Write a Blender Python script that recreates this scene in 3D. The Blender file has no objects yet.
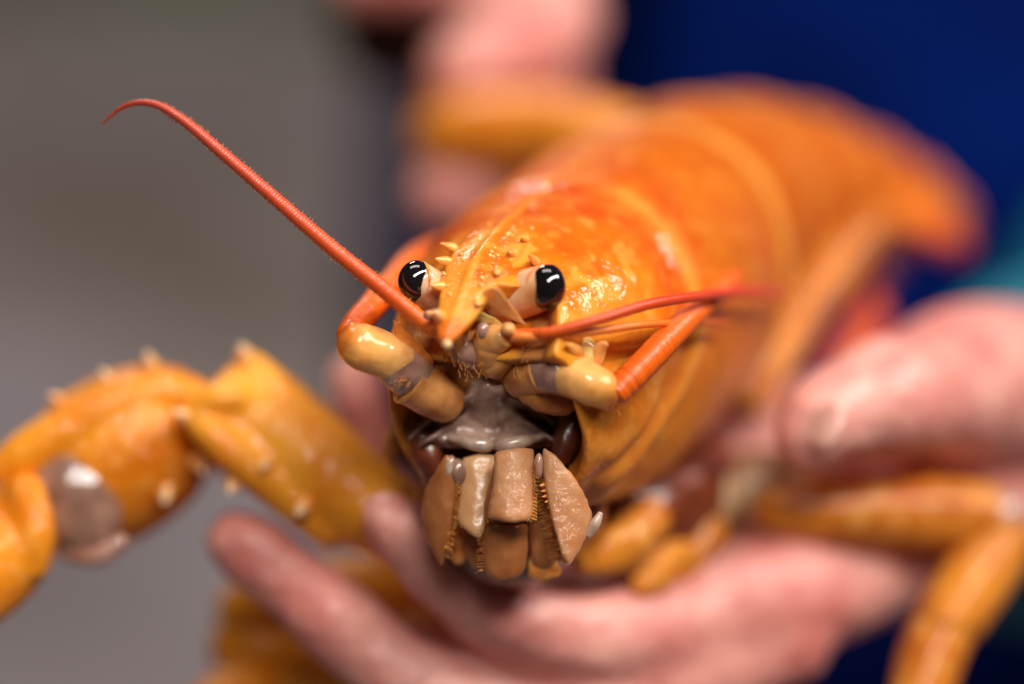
import bpy, bmesh, math, random
import numpy as np
from mathutils import Vector, Matrix, noise as mnoise

random.seed(7); np.random.seed(7)
SC = bpy.context.scene
COL = SC.collection

# ------------------------------------------------------------------ camera
D = 42.0                                  # cm from the lens to the plane of the eyes
PPC = 1024 / 14.0                         # picture points per cm in that plane
PITCH = math.radians(20)
CAM = np.array([0.0, 0.0, 1.15])
RIGHT = np.array([1.0, 0.0, 0.0])
UP = np.array([0.0, math.sin(PITCH), math.cos(PITCH)])
FWD = np.array([0.0, math.cos(PITCH), -math.sin(PITCH)])

cd = bpy.data.cameras.new('camera'); cam = bpy.data.objects.new('camera', cd); COL.objects.link(cam)
cam.location = CAM; cam.rotation_euler = (math.radians(90) - PITCH, 0, 0)
cd.sensor_width = 36; cd.lens = 36 * D / 14.0
cd.clip_start = 0.02; cd.clip_end = 60
cd.dof.use_dof = True; cd.dof.focus_distance = D / 100; cd.dof.aperture_fstop = 3.0
SC.camera = cam
SC.render.resolution_x = 1024; SC.render.resolution_y = 684

def V(px, py, d=0.0):                     # a point of the place, in cm right / up / away from the lens axis
    k = (D + d) / D / PPC
    return np.array([(px - 512) * k, (342 - py) * k, d])
def RC(r, d=0.0): return r / PPC * (D + d) / D
def world(p):                             # cm in the lens frame -> metres in the room
    p = np.asarray(p, float)
    return CAM + (p[..., 0:1] * RIGHT + p[..., 1:2] * UP + (p[..., 2:3] + D) * FWD) / 100

# ------------------------------------------------------------------ light
w = bpy.data.worlds.new('World'); SC.world = w; w.use_nodes = True
bg = w.node_tree.nodes['Background']
bg.inputs[0].default_value = (1.0, 0.94, 0.86, 1); bg.inputs[1].default_value = 0.035

def area(name, pos, target, sx, sy, power, col=(1, 1, 1), along=None):
    l = bpy.data.lights.new(name, 'AREA'); l.shape = 'RECTANGLE'; l.size = sx; l.size_y = sy
    l.energy = power; l.color = col
    o = bpy.data.objects.new(name, l); COL.objects.link(o)
    z = Vector(pos) - Vector(target); z.normalize()
    x = Vector(along) if along is not None else Vector((1, 0, 0))
    x = (x - z * x.dot(z)).normalized(); y = z.cross(x)
    m = Matrix((x, y, z)).transposed().to_4x4(); m.translation = Vector(pos); o.matrix_world = m
    return o
FOC = world(np.array([0., 0., 0.]))
def ldir(u, v, d, dist): return world(np.array([u, v, d]) / math.sqrt(u*u+v*v+d*d) * dist * 100)
T = RIGHT * .80 + UP * .50 + FWD * .15
for k in (-1, 1):
    p = ldir(0.34, 0.62, -0.70, 1.25)
    off = np.cross(T, (p - FOC)); off = off / np.linalg.norm(off) * 0.055 * k
    area('tube_light', p + off, FOC, 1.5, 0.04, 12.5, (1.0, 0.955, 0.89), T)
area('panel_light', ldir(.78, .62, -.14, 1.4), FOC, .30, .30, 7.5, (1.0, 0.95, 0.88))
area('panel_light', FOC + np.array([-0.12, 0.22, 1.35]), FOC, 1.0, 0.35, 6.5, (1.0, 0.96, 0.90))
area('panel_light', (-0.5, 3.0, 2.7), (-0.5, 3.0, 0), 1.2, 0.6, 56, (1.0, 0.96, 0.93))  # added to brighten the floor behind; no fixture is known there

vs = SC.view_settings
vs.view_transform = 'Standard'; vs.look = 'None'; vs.exposure = 0; vs.gamma = 1
SC.render.engine = 'CYCLES'
SC.cycles.use_denoising = True
SC.cycles.max_bounces = 8

# ------------------------------------------------------------------ mesh helpers (all in cm, lens frame)
def catmull(P, n):
    P = np.asarray(P, float)
    if len(P) == 2:
        t = np.linspace(0, 1, n)[:, None]; return P[0] * (1 - t) + P[1] * t
    Q = np.vstack([2 * P[0] - P[1], P, 2 * P[-1] - P[-2]])
    out = []
    m = len(P) - 1
    for t in np.linspace(0, m, n):
        i = min(int(t), m - 1); f = t - i
        p0, p1, p2, p3 = Q[i], Q[i+1], Q[i+2], Q[i+3]
        out.append(0.5 * ((2*p1) + (-p0+p2)*f + (2*p0-5*p1+4*p2-p3)*f*f + (-p0+3*p1-3*p2+p3)*f**3))
    return np.array(out)

def sweep(C, R, nseg=24, flat=1.0, updir=None, cap=(0.8, 0.8)):
    """tube round centre line C with radii R; flat squashes it across updir; cap: roundness of the two ends"""
    C = np.asarray(C, float); R = np.asarray(R, float)
    n = len(C)
    T_ = np.gradient(C, axis=0); T_ /= np.linalg.norm(T_, axis=1)[:, None] + 1e-12
    # round ends
    def ends(c, t, r, k, sgn):
        o = []
        for a in np.linspace(0, 1, 7)[1:]:
            ang = a * math.pi / 2
            o.append((c + sgn * t * r * k * math.sin(ang), max(r * math.cos(ang), r * 0.02)))
        return o
    h = ends(C[0], T_[0], R[0], cap[0], -1)[::-1]; e = ends(C[-1], T_[-1], R[-1], cap[1], 1)
    C2 = np.vstack([[x[0] for x in h], C, [x[0] for x in e]])
    R2 = np.concatenate([[x[1] for x in h], R, [x[1] for x in e]])
    T2 = np.vstack([np.repeat(T_[:1], len(h), 0), T_, np.repeat(T_[-1:], len(e), 0)])
    u = np.array(updir if updir is not None else (0, 1, 0), float)
    if abs(np.dot(u, T2[0])) > 0.95: u = np.array([1., 0, 0.2])
    verts = []
    ang = np.linspace(0, 2 * math.pi, nseg, endpoint=False)
    for c, r, t in zip(C2, R2, T2):
        u = u - t * np.dot(u, t); u /= np.linalg.norm(u)
        s = np.cross(t, u)
        verts.append(c + r * (np.cos(ang)[:, None] * s + flat * np.sin(ang)[:, None] * u))
    verts = np.vstack(verts)
    m = len(C2); faces = []
    for i in range(m - 1):
        for j in range(nseg):
            a = i * nseg + j; b = i * nseg + (j + 1) % nseg
            faces.append((a, b, b + nseg, a + nseg))
    faces.append(tuple(range(nseg))[::-1]); faces.append(tuple((m - 1) * nseg + j for j in range(nseg)))
    return verts, faces

def rough_up(vf, amp, freq, seed=0.0):
    v, f = vf
    return np.array([p + amp * np.array(mnoise.noise_vector(Vector(p * freq + seed))) + amp * .5 * np.array(mnoise.noise_vector(Vector(p * freq * 2.7 + seed))) for p in v]), f

def limb(pts, n=None, nseg=24, flat=1.0, updir=None, cap=(0.8, 0.8), ring=0, ringamp=0.0):
    """pts: (px, py, d, radius in px)"""
    A = np.array([list(V(p[0], p[1], p[2])) + [RC(p[3], p[2])] for p in pts])
    n = n or max(12, 9 * len(pts))
    S = catmull(A, n)
    if ring:
        L = np.concatenate([[0], np.cumsum(np.linalg.norm(np.diff(S[:, :3], axis=0), axis=1))])
        m = int(L[-1] / ring) * 4
        q = np.linspace(0, L[-1], m)
        S = np.stack([np.interp(q, L, S[:, k]) for k in range(4)], 1)
        S[:, 3] *= 1 + ringamp * np.array([0.6, -1.0, 0.4, 1.0])[np.arange(m) % 4] * np.repeat(np.random.uniform(.4, 1.4, m // 4 + 1), 4)[:m] + .02 * np.repeat(np.random.uniform(-1, 1, m // 4 + 1), 4)[:m]
    return sweep(S[:, :3], np.maximum(S[:, 3], 0.004), nseg, flat, updir, cap)

def ball(px, py, d, rx, ry=None, rd=None, n=28, m=18, rot=0.0):
    """ellipsoid, radii in px; rot turns it in the picture plane"""
    ry = ry or rx; rd = rd or min(rx, ry)
    c = V(px, py, d); k = RC(1, d); vs_, fs = [], []
    for i in range(m + 1):
        a = math.pi * (0.004 + 0.992 * i / m)
        for j in range(n):
            b = 2 * math.pi * j / n
            x, y, z = math.sin(a) * math.cos(b) * rx, math.sin(a) * math.sin(b) * ry, -math.cos(a) * rd
            vs_.append(c + k * np.array([x * math.cos(rot) - y * math.sin(rot), x * math.sin(rot) + y * math.cos(rot), z]))
    for i in range(m):
        for j in range(n):
            a = i * n + j; b = i * n + (j + 1) % n
            fs.append((a, b, b + n, a + n))
    fs.append(tuple(range(n))[::-1]); fs.append(tuple(m * n + j for j in range(n)))
    return np.array(vs_), fs

def plate(outline, d, thick, bulge=0.06, dslope=(0, 0), nb=72, rings=10, wob=0.0):
    """pillow-shaped shell plate from an outline in px; d at its centre, dslope = cm of depth per px right / down"""
    O = np.array(outline, float)
    Q = np.vstack([O, O[:1]])
    L = np.concatenate([[0], np.cumsum(np.linalg.norm(np.diff(Q, axis=0), axis=1))])
    q = np.linspace(0, L[-1], nb, endpoint=False)
    B = np.stack([np.interp(q, L, Q[:, 0]), np.interp(q, L, Q[:, 1])], 1)
    for _ in range(2): B = 0.5 * B + 0.25 * (np.roll(B, 1, 0) + np.roll(B, -1, 0))
    B += np.array([[mnoise.noise(Vector((p[0] * .13, p[1] * .13, 5.0))), mnoise.noise(Vector((p[0] * .13, p[1] * .13, 15.0)))] for p in B]) * 1.0
    c = B.mean(0); wx = np.abs(B[:, 0] - c[0]).max(); vs_, fs = [], []
    def pt(xy, h):
        dd = d + (xy[0] - c[0]) * dslope[0] + (xy[1] - c[1]) * dslope[1] - h
        return V(xy[0], xy[1], dd)
    prof = 1 - np.linspace(0, 1, rings + 1)[:-1] ** 1.8
    for side in (1, -1):
        for t in prof:
            h0 = thick * math.sqrt(max(0, 1 - t ** 14)) * .5 * side
            for k in range(nb):
                xy = c + (B[k] - c) * t; h = h0 + bulge * (1.2 - ((xy[0] - c[0]) / wx) ** 2 * 1.2)
                vs_.append(pt(xy, h + (wob * mnoise.noise(Vector((xy[0] * .09, xy[1] * .09, side))) if t < .95 else 0)))
        vs_.append(pt(c, thick * .5 * side + bulge * 1.2))
    per = rings * nb + 1
    for s in (0, 1):
        o = s * per
        for i in range(rings - 1):
            for k in range(nb):
                a = o + i * nb + k; b = o + i * nb + (k + 1) % nb
                f = (a, b, b + nb, a + nb); fs.append(f if s == 0 else f[::-1])
        for k in range(nb):
            f = (o + (rings - 1) * nb + k, o + (rings - 1) * nb + (k + 1) % nb, o + per - 1); fs.append(f if s == 0 else f[::-1])
    for k in range(nb):
        fs.append((k, per + k, per + (k + 1) % nb, (k + 1) % nb))
    return np.array(vs_), fs

def join(parts):
    vs_, fs, o = [], [], 0
    for v, f in parts:
        vs_.append(np.asarray(v)); fs += [tuple(i + o for i in q) for q in f]; o += len(v)
    return np.vstack(vs_), fs

def fuse(parts, voxel, smooth=4, factor=0.5):
    """union of closed shells as one continuous skin, still in cm"""
    v, f = join(parts)
    me = bpy.data.meshes.new('tmp'); me.from_pydata([tuple(x) for x in v], [], f); me.update()
    bm = bmesh.new(); bm.from_mesh(me); bmesh.ops.recalc_face_normals(bm, faces=bm.faces); bm.to_mesh(me); bm.free()
    o = bpy.data.objects.new('tmp', me); COL.objects.link(o)
    r = o.modifiers.new('r', 'REMESH'); r.mode = 'VOXEL'; r.voxel_size = voxel
    s = o.modifiers.new('s', 'SMOOTH'); s.iterations = smooth; s.factor = factor
    dg = bpy.context.evaluated_depsgraph_get(); ev = o.evaluated_get(dg); m2 = ev.to_mesh()
    n = len(m2.vertices); co = np.empty(n * 3); m2.vertices.foreach_get('co', co)
    F = [tuple(p.vertices) for p in m2.polygons]
    ev.to_mesh_clear(); bpy.data.objects.remove(o); bpy.data.meshes.remove(me)
    return co.reshape(-1, 3), F

ROOT = {}
def root(name, label, cat, base, group=None):
    o = bpy.data.objects.new(name, None); COL.objects.link(o); o.empty_display_size = 0.02
    o.location = base; o['label'] = label; o['category'] = cat
    if group: o['group'] = group
    ROOT[o.name] = np.array(base); return o
def top_of(p):
    while p.parent: p = p.parent
    return p
def part(name, vf, mat, parent, tint=None, label=None, fix=True, inworld=False, flatshade=False):
    v, f = vf
    W = v if inworld else world(v)
    base = ROOT[top_of(parent).name] if parent else np.zeros(3)
    me = bpy.data.meshes.new(name); me.from_pydata([tuple(x) for x in (W - base)], [], f); me.update()
    if fix:
        bm = bmesh.new(); bm.from_mesh(me); bmesh.ops.recalc_face_normals(bm, faces=bm.faces); bm.to_mesh(me); bm.free()
    if not flatshade: me.polygons.foreach_set('use_smooth', [True] * len(me.polygons))
    if tint is not None:
        a = me.attributes.new('tint', 'FLOAT_COLOR', 'POINT')
        t4 = np.ones((len(me.vertices), 4)); t4[:, :tint.shape[1]] = tint
        a.data.foreach_set('color', t4.ravel())
    me.materials.append(mat)
    o = bpy.data.objects.new(name, me); COL.objects.link(o); o.parent = parent
    if label: o['label'] = label
    return o

def grad_tint(vf, n, cols):
    m = len(vf[0]) // n
    t = np.linspace(0, 1, m); out = np.zeros((len(vf[0]), 3))
    for k in range(3): out[:, k] = np.repeat(np.interp(t, [c[0] for c in cols], [c[1][k] for c in cols]), n)
    return out

# ------------------------------------------------------------------ materials
def srgb(r, g, b):
    f = lambda c: (c / 255 / 12.92) if c / 255 <= 0.04045 else ((c / 255 + 0.055) / 1.055) ** 2.4
    return (f(r), f(g), f(b), 1)

def mat(name, stops, scale=150, detail=4, rough=0.3, coat=0.0, sss=0.0, rad=(1, .4, .15), sscale=0.003, spots=None, spot_scale=500, spot_amt=0.35,
        bump=0.0, bump_scale=1500, dist=0.0002, attr=False, spec=0.5, fine_rough=0.0, sheen=0.0, coat_rough=0.08, pits=0.0, pit_scale=900, base_bump=0.35):
    m = bpy.data.materials.new(name); m.use_nodes = True
    nt = m.node_tree; N, L = nt.nodes, nt.links
    bs = N['Principled BSDF']
    tc = N.new('ShaderNodeTexCoord')
    nz = N.new('ShaderNodeTexNoise'); nz.inputs['Scale'].default_value = scale; nz.inputs['Detail'].default_value = detail
    L.new(tc.outputs['Object'], nz.inputs['Vector'])
    cr = N.new('ShaderNodeValToRGB'); L.new(nz.outputs['Fac'], cr.inputs['Fac'])
    e = cr.color_ramp.elements
    for k, (p, c) in enumerate(stops):
        if k < 2: e[k].position = p; e[k].color = c
        else:
            x = e.new(p); x.color = c
    out = cr.outputs['Color']
    if attr:
        at = N.new('ShaderNodeAttribute'); at.attribute_name = 'tint'
        mx = N.new('ShaderNodeMix'); mx.data_type = 'RGBA'; mx.blend_type = 'MULTIPLY'; mx.inputs['Factor'].default_value = 1
        L.new(at.outputs['Color'], mx.inputs['A']); L.new(out, mx.inputs['B']); out = mx.outputs['Result']
    if spots:
        n2 = N.new('ShaderNodeTexNoise'); n2.inputs['Scale'].default_value = spot_scale; n2.inputs['Detail'].default_value = 3
        L.new(tc.outputs['Object'], n2.inputs['Vector'])
        r2 = N.new('ShaderNodeMapRange'); r2.inputs['From Min'].default_value = 0.52; r2.inputs['From Max'].default_value = 0.68
        r2.inputs['To Max'].default_value = spot_amt
        L.new(n2.outputs['Fac'], r2.inputs['Value'])
        mx = N.new('ShaderNodeMix'); mx.data_type = 'RGBA'
        L.new(r2.outputs['Result'], mx.inputs['Factor']); L.new(out, mx.inputs['A']); mx.inputs['B'].default_value = spots; out = mx.outputs['Result']
    L.new(out, bs.inputs['Base Color'])
    bs.inputs['Roughness'].default_value = rough; bs.inputs['Coat Weight'].default_value = coat; bs.inputs['Coat Roughness'].default_value = coat_rough
    bs.inputs['Specular IOR Level'].default_value = spec
    bs.inputs['Subsurface Weight'].default_value = sss; bs.inputs['Subsurface Radius'].default_value = rad; bs.inputs['Subsurface Scale'].default_value = sscale
    bs.inputs['Sheen Weight'].default_value = sheen
    if bump:
        n3 = N.new('ShaderNodeTexNoise'); n3.inputs['Scale'].default_value = bump_scale; n3.inputs['Detail'].default_value = 2
        L.new(tc.outputs['Object'], n3.inputs['Vector'])
        h = n3.outputs['Fac']
        if pits:
            vo = N.new('ShaderNodeTexVoronoi'); vo.inputs['Scale'].default_value = pit_scale; L.new(tc.outputs['Object'], vo.inputs['Vector'])
            mp = N.new('ShaderNodeMapRange'); mp.inputs['From Max'].default_value = 0.35; mp.inputs['To Min'].default_value = -pits; mp.inputs['To Max'].default_value = 0
            L.new(vo.outputs['Distance'], mp.inputs['Value'])
            ad = N.new('ShaderNodeMath'); L.new(h, ad.inputs[0]); L.new(mp.outputs['Result'], ad.inputs[1]); h = ad.outputs[0]
        bp = N.new('ShaderNodeBump'); bp.inputs['Strength'].default_value = bump; bp.inputs['Distance'].default_value = dist
        L.new(h, bp.inputs['Height']); L.new(bp.outputs['Normal'], bs.inputs['Coat Normal'])
        b2 = N.new('ShaderNodeBump'); b2.inputs['Strength'].default_value = bump * base_bump; b2.inputs['Distance'].default_value = dist
        L.new(h, b2.inputs['Height']); L.new(b2.outputs['Normal'], bs.inputs['Normal'])
    return m

M = {}
WHITE = (1, 1, 1, 1)
M['shell'] = mat('orange_shell', [(0.3, (.86, .86, .86, 1)), (0.7, WHITE)], 220, 5, rough=.62, coat=.55, coat_rough=.05, sss=.12, sscale=.002, spots=srgb(252, 170, 66), spot_scale=330, spot_amt=.25,
                 bump=.3, bump_scale=800, dist=.0006, base_bump=.5, spec=.06, attr=True, pits=.35, pit_scale=1100)
M['leg'] = mat('leg_shell', [(0.32, srgb(170, 84, 20)), (0.7, srgb(218, 134, 42))], 90, 4, rough=.55, coat=.35, coat_rough=.1, spec=.1, sss=.12, sscale=.002, spots=srgb(250, 190, 100), spot_scale=260, spot_amt=.4, bump=.25, bump_scale=900)
M['amber'] = mat('amber_leg_shell', [(0.3, srgb(218, 116, 16)), (0.7, srgb(242, 152, 40))], 90, 3, rough=.42, coat=.2, sss=.1, sscale=.002, bump=.25, bump_scale=900)
M['red'] = mat('red_leg_shell', [(0.3, srgb(190, 58, 10)), (0.7, srgb(222, 92, 18))], 90, 3, rough=.42, coat=.2, sss=.1, sscale=.002, bump=.25, bump_scale=900)
M['claw'] = mat('claw_shell', [(0.30, srgb(210, 108, 12)), (0.68, srgb(242, 154, 34))], 70, 5, rough=.55, coat=.5, coat_rough=.10, spec=.1, sss=.12, sscale=.002, spots=srgb(250, 186, 92), spot_scale=420, spot_amt=.35, bump=.6, bump_scale=420, dist=.0012, pits=.4, pit_scale=500)
M['claw_pale'] = mat('pale_claw_shell', [(0.3, srgb(216, 124, 18)), (0.7, srgb(248, 170, 54))], 80, 5, rough=.55, coat=.5, coat_rough=.10, spec=.1, sss=.15, sscale=.002, spots=srgb(226, 112, 16), spot_scale=130, spot_amt=.45, bump=.6, bump_scale=420, dist=.0012, pits=.4, pit_scale=500)
M['spine'] = mat('spine_shell', [(0.3, srgb(250, 176, 110)), (0.7, srgb(255, 222, 176))], 400, 2, rough=.28, coat=.5, sss=.3, sscale=.002)
M['orange_spine'] = mat('orange_spine_shell', [(0.3, srgb(246, 138, 40)), (0.7, srgb(255, 196, 104))], 500, 2, rough=.28, coat=.5, sss=.2, sscale=.0015)
M['thorn'] = mat('thorn_shell', [(0.3, (.9, .9, .9, 1)), (0.7, WHITE)], 400, 2, rough=.3, coat=.4, sss=.3, sscale=.002, attr=True)
M['ped'] = mat('antenna_base_shell', [(0.3, srgb(236, 144, 62)), (0.7, srgb(252, 194, 120))], 260, 4, rough=.28, coat=.9, coat_rough=.05, sss=.3, sscale=.002, spots=srgb(228, 138, 56), spot_scale=420, spot_amt=.45, bump=.4, bump_scale=1500, dist=.0009, base_bump=.2)
M['pedt'] = mat('antenna_segment_shell', [(0.3, (.82, .80, .78, 1)), (0.7, WHITE)], 300, 4, rough=.5, spec=.15, coat=.9, coat_rough=.04, sss=.35, sscale=.002, attr=True, spots=srgb(214, 112, 40), spot_scale=520, spot_amt=.35, bump=.22, bump_scale=1000, dist=.0009, base_bump=.5)
M['pedbase'] = mat('antenna_root_shell', [(0.3, srgb(190, 108, 48)), (0.7, srgb(238, 168, 98))], 260, 4, rough=.5, spec=.15, coat=.8, coat_rough=.05, sss=.3, sscale=.002, bump=.25, bump_scale=800, dist=.0006)
M['memb'] = mat('joint_membrane', [(0.3, srgb(142, 96, 84)), (0.7, srgb(200, 156, 136))], 300, 4, rough=.2, coat=1, coat_rough=.07, sss=.3, sscale=.002, bump=.5, bump_scale=650, dist=.0004)
M['darkmemb'] = mat('dark_joint_membrane', [(0.3, srgb(104, 66, 54)), (0.7, srgb(172, 132, 112))], 200, 4, rough=.22, coat=1, coat_rough=.1, sss=.2, sscale=.002, bump=.4, bump_scale=400, dist=.0006)
M['epi'] = mat('mouth_plate', [(0.3, srgb(122, 84, 70)), (0.7, srgb(206, 172, 152))], 260, 5, rough=.24, coat=.9, coat_rough=.1, sss=.15, sscale=.002, bump=.35, bump_scale=500, dist=.0004)
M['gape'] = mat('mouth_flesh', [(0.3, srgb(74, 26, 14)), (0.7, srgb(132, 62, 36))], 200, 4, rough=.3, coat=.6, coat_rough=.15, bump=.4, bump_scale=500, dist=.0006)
M['lip'] = mat('lip', [(0.3, srgb(150, 112, 92)), (0.7, srgb(206, 182, 164))], 400, 4, rough=.22, coat=.9, coat_rough=.1, sss=.3, sscale=.002, bump=.4, bump_scale=700, dist=.0004)
M['mouth'] = mat('mouthpart_shell', [(0.3, srgb(170, 108, 66)), (0.7, srgb(198, 144, 100))], 200, 4, rough=.5, spec=.2, coat=.65, coat_rough=.05, sss=.28, sscale=.002, spots=srgb(190, 106, 52), spot_scale=500, spot_amt=.35, bump=.5, bump_scale=1300, dist=.0009, base_bump=.25)
M['mouth_pale'] = mat('pale_mouthpart_shell', [(0.3, srgb(190, 130, 82)), (0.7, srgb(216, 168, 120))], 200, 4, rough=.34, coat=.4, coat_rough=.12, sss=.3, sscale=.002, bump=.45, bump_scale=1000, dist=.0003)
M['mouth_dark'] = mat('dark_mouthpart_shell', [(0.3, srgb(150, 84, 42)), (0.7, srgb(186, 118, 68))], 200, 4, rough=.34, coat=.5, coat_rough=.2, sss=.2, sscale=.002, bump=.4, bump_scale=1100, dist=.0003)
M['tooth'] = mat('tooth', [(0.3, srgb(214, 110, 36)), (0.7, srgb(250, 176, 92))], 600, 2, rough=.28, coat=.6, sss=.2, sscale=.0015)
M['bristle'] = mat('bristle', [(0.3, srgb(168, 82, 24)), (0.7, srgb(232, 168, 88))], 700, 2, rough=.35, sss=.2, sscale=.0008)
M['eye'] = mat('eye_black', [(0.3, (.004, .003, .004, 1)), (0.7, (.010, .006, .006, 1))], 300, 2, rough=.06, coat=1, coat_rough=.03)
M['stalk'] = mat('eye_stalk_shell', [(0.3, srgb(222, 150, 92)), (0.7, srgb(246, 214, 178))], 260, 4, rough=.22, coat=.8, coat_rough=.08, sss=.35, sscale=.0025, bump=.25, bump_scale=900)
M['eyering'] = mat('eye_ring', [(0.3, srgb(226, 106, 24)), (0.7, srgb(250, 160, 70))], 600, 2, rough=.3, coat=.5)
M['scale'] = mat('antenna_scale_shell', [(0.3, srgb(242, 186, 84)), (0.7, srgb(255, 226, 150))], 500, 4, rough=.26, coat=.6, sss=.4, sscale=.002, bump=.4, bump_scale=900)
M['flag'] = mat('antenna_flagellum', [(0.3, (.92, .92, .92, 1)), (0.7, WHITE)], 400, 3, rough=.38, coat=.2, sss=.1, sscale=.001, attr=True, bump=.3, bump_scale=2500, dist=.0001)
M['belly'] = mat('belly_skin', [(0.3, srgb(118, 62, 72)), (0.7, srgb(178, 116, 116))], 70, 4, rough=.35, coat=.4, sss=.2, sscale=.003, bump=.2, bump_scale=500)
M['legroot'] = mat('leg_root_shell', [(0.36, srgb(132, 78, 42)), (0.66, srgb(220, 180, 136))], 90, 3, rough=.45, coat=.18, coat_rough=.12, sss=.25, sscale=.002, bump=.3, bump_scale=600)
M['skin'] = mat('skin', [(0.3, srgb(212, 126, 116)), (0.7, srgb(236, 172, 158))], 60, 4, rough=.46, coat=.12, coat_rough=.3, sss=.55, rad=(1, .3, .16), sscale=.006, spots=srgb(178, 66, 62), spot_scale=75, spot_amt=.55, bump=.6, bump_scale=260, dist=.0016, base_bump=1)
M['nail'] = mat('nail', [(0.3, srgb(232, 166, 154)), (0.7, srgb(244, 198, 184))], 200, 2, rough=.25, coat=.5, sss=.3, sscale=.003)
M['jacket'] = mat('navy_cloth', [(0.3, srgb(0, 9, 54)), (0.68, srgb(0, 40, 132))], 11, 2, rough=.85, bump=.4, bump_scale=1500, dist=.0004, spec=.08)  # dark-to-bright blue noise paints light and shade of folds into the cloth
M['trousers'] = mat('dark_cloth', [(0.3, srgb(14, 16, 30)), (0.7, srgb(22, 24, 44))], 8, 4, rough=.8, bump=.3, bump_scale=1500, dist=.0004, spec=.2)
M['dark_piece'] = mat('dark_brown', [(0.3, srgb(44, 22, 20)), (0.7, srgb(66, 36, 32))], 20, 4, rough=.8, bump=.3, bump_scale=1500, dist=.0004, spec=.2)
M['teal'] = mat('teal_cloth', [(0.3, srgb(0, 84, 112)), (0.7, srgb(2, 120, 140))], 20, 4, rough=.6, bump=.3, bump_scale=1500, dist=.0004, spec=.3)
M['floor'] = mat('concrete', [(0.30, srgb(128, 115, 117)), (0.72, srgb(150, 138, 142))], 2.6, 5, rough=.6, spots=srgb(104, 88, 62), spot_scale=2.2, spot_amt=.9, bump=.2, bump_scale=80, dist=.003)

# ------------------------------------------------------------------ the floor
def stain(m, spots):                  # soft old stains at fixed places on the concrete
    nt = m.node_tree; N, L = nt.nodes, nt.links; bs = N['Principled BSDF']
    src = bs.inputs['Base Color'].links[0].from_socket
    tc = N.new('ShaderNodeTexCoord')
    for (pos, rad, col, amt) in spots:
        vd = N.new('ShaderNodeVectorMath'); vd.operation = 'DISTANCE'; vd.inputs[1].default_value = pos; L.new(tc.outputs['Object'], vd.inputs[0])
        nz = N.new('ShaderNodeTexNoise'); nz.inputs['Scale'].default_value = 5; L.new(tc.outputs['Object'], nz.inputs['Vector'])
        ad = N.new('ShaderNodeMath'); ad.operation = 'MULTIPLY_ADD'; ad.inputs[1].default_value = rad * .8; L.new(nz.outputs['Fac'], ad.inputs[0]); L.new(vd.outputs['Value'], ad.inputs[2])
        mr_ = N.new('ShaderNodeMapRange'); mr_.interpolation_type = 'SMOOTHSTEP'; mr_.inputs['From Min'].default_value = rad * .8; mr_.inputs['From Max'].default_value = rad * 1.5
        mr_.inputs['To Min'].default_value = amt; mr_.inputs['To Max'].default_value = 0; L.new(ad.outputs[0], mr_.inputs['Value'])
        mx = N.new('ShaderNodeMix'); mx.data_type = 'RGBA'; L.new(mr_.outputs['Result'], mx.inputs['Factor']); L.new(src, mx.inputs['A']); mx.inputs['B'].default_value = col; src = mx.outputs['Result']
    L.new(src, bs.inputs['Base Color'])
def on_floor(px, py):
    d_ = world(V(px, py, 0)) - CAM; return tuple(CAM + d_ * (CAM[2] / -d_[2]))
stain(M['floor'], [(on_floor(110, 225), .36, srgb(88, 74, 48), 1.0), (on_floor(190, -20), .34, srgb(126, 140, 84), 1.0), (on_floor(20, 560), .25, srgb(104, 94, 94), .6)])
fv = np.array([[x, y, 0.0] for y in np.linspace(-3, 9, 25) for x in np.linspace(-6, 6, 25)])
ff = [(j * 25 + i, j * 25 + i + 1, j * 25 + i + 26, j * 25 + i + 25) for j in range(24) for i in range(24)]
fl = part('floor', (fv, ff), M['floor'], None, inworld=True); fl['kind'] = 'structure'

# ------------------------------------------------------------------ the lobster
lob = root('lobster', 'bright orange lobster with black eyes held up in cupped hands', 'lobster', world(V(560, 560, 4)))

# --- carapace: local frame, s back along the body, x to its left side, y up
O = np.array([-.37, -.38, .2])
bb = np.array([.385, .262, .885]); bb /= np.linalg.norm(bb)
rr = np.array([.917, 0, -.399]); rr /= np.linalg.norm(rr)
ww = np.cross(bb, rr); ww = ww if ww[1] > 0 else -ww; ww /= np.linalg.norm(ww)
def loc(s, x, y): return O + bb * s + rr * x + ww * y
def unloc(P):
    q = P - O; return q @ bb, q @ rr, q @ ww
TS = np.array([-.8, 0, 1.2, 2.2, 3, 4, 5.5, 7, 8.5, 9.3])
THW = np.array([1.22, 1.46, 1.85, 2.06, 2.16, 2.2, 2.22, 2.18, 2.1, 1.95])
TTP = np.array([1.15, 1.40, 1.74, 1.92, 2.0, 2.06, 2.14, 2.12, 2.05, 1.9])
TBT = np.array([1.8, 1.95, 2.4, 2.65, 2.75, 2.7, 2.55, 2.3, 2.0, 1.9])
def tab(T_, s):                      # smooth interpolation
    return (np.interp(s - .25, TS, T_) + 2 * np.interp(s, TS, T_) + np.interp(s + .25, TS, T_)) / 4
def sm(a, b, x):
    t = np.clip((x - a) / (b - a), 0, 1); return t * t * (3 - 2 * t)
DEG = 180 / math.pi
def s_groove(th):
    a = abs(th) * DEG
    return 3.05 - .25 * math.sin(th) ** 2 - 2.1 * float(sm(92, 150, a))
def s_front(th):
    a = abs(th) * DEG
    v = -.25 + .42 * math.exp(-((a - 42) / 14) ** 2) - .24 * math.exp(-((a - 74) / 7) ** 2)
    v += .35 * float(sm(95, 150, a))
    return v
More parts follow.
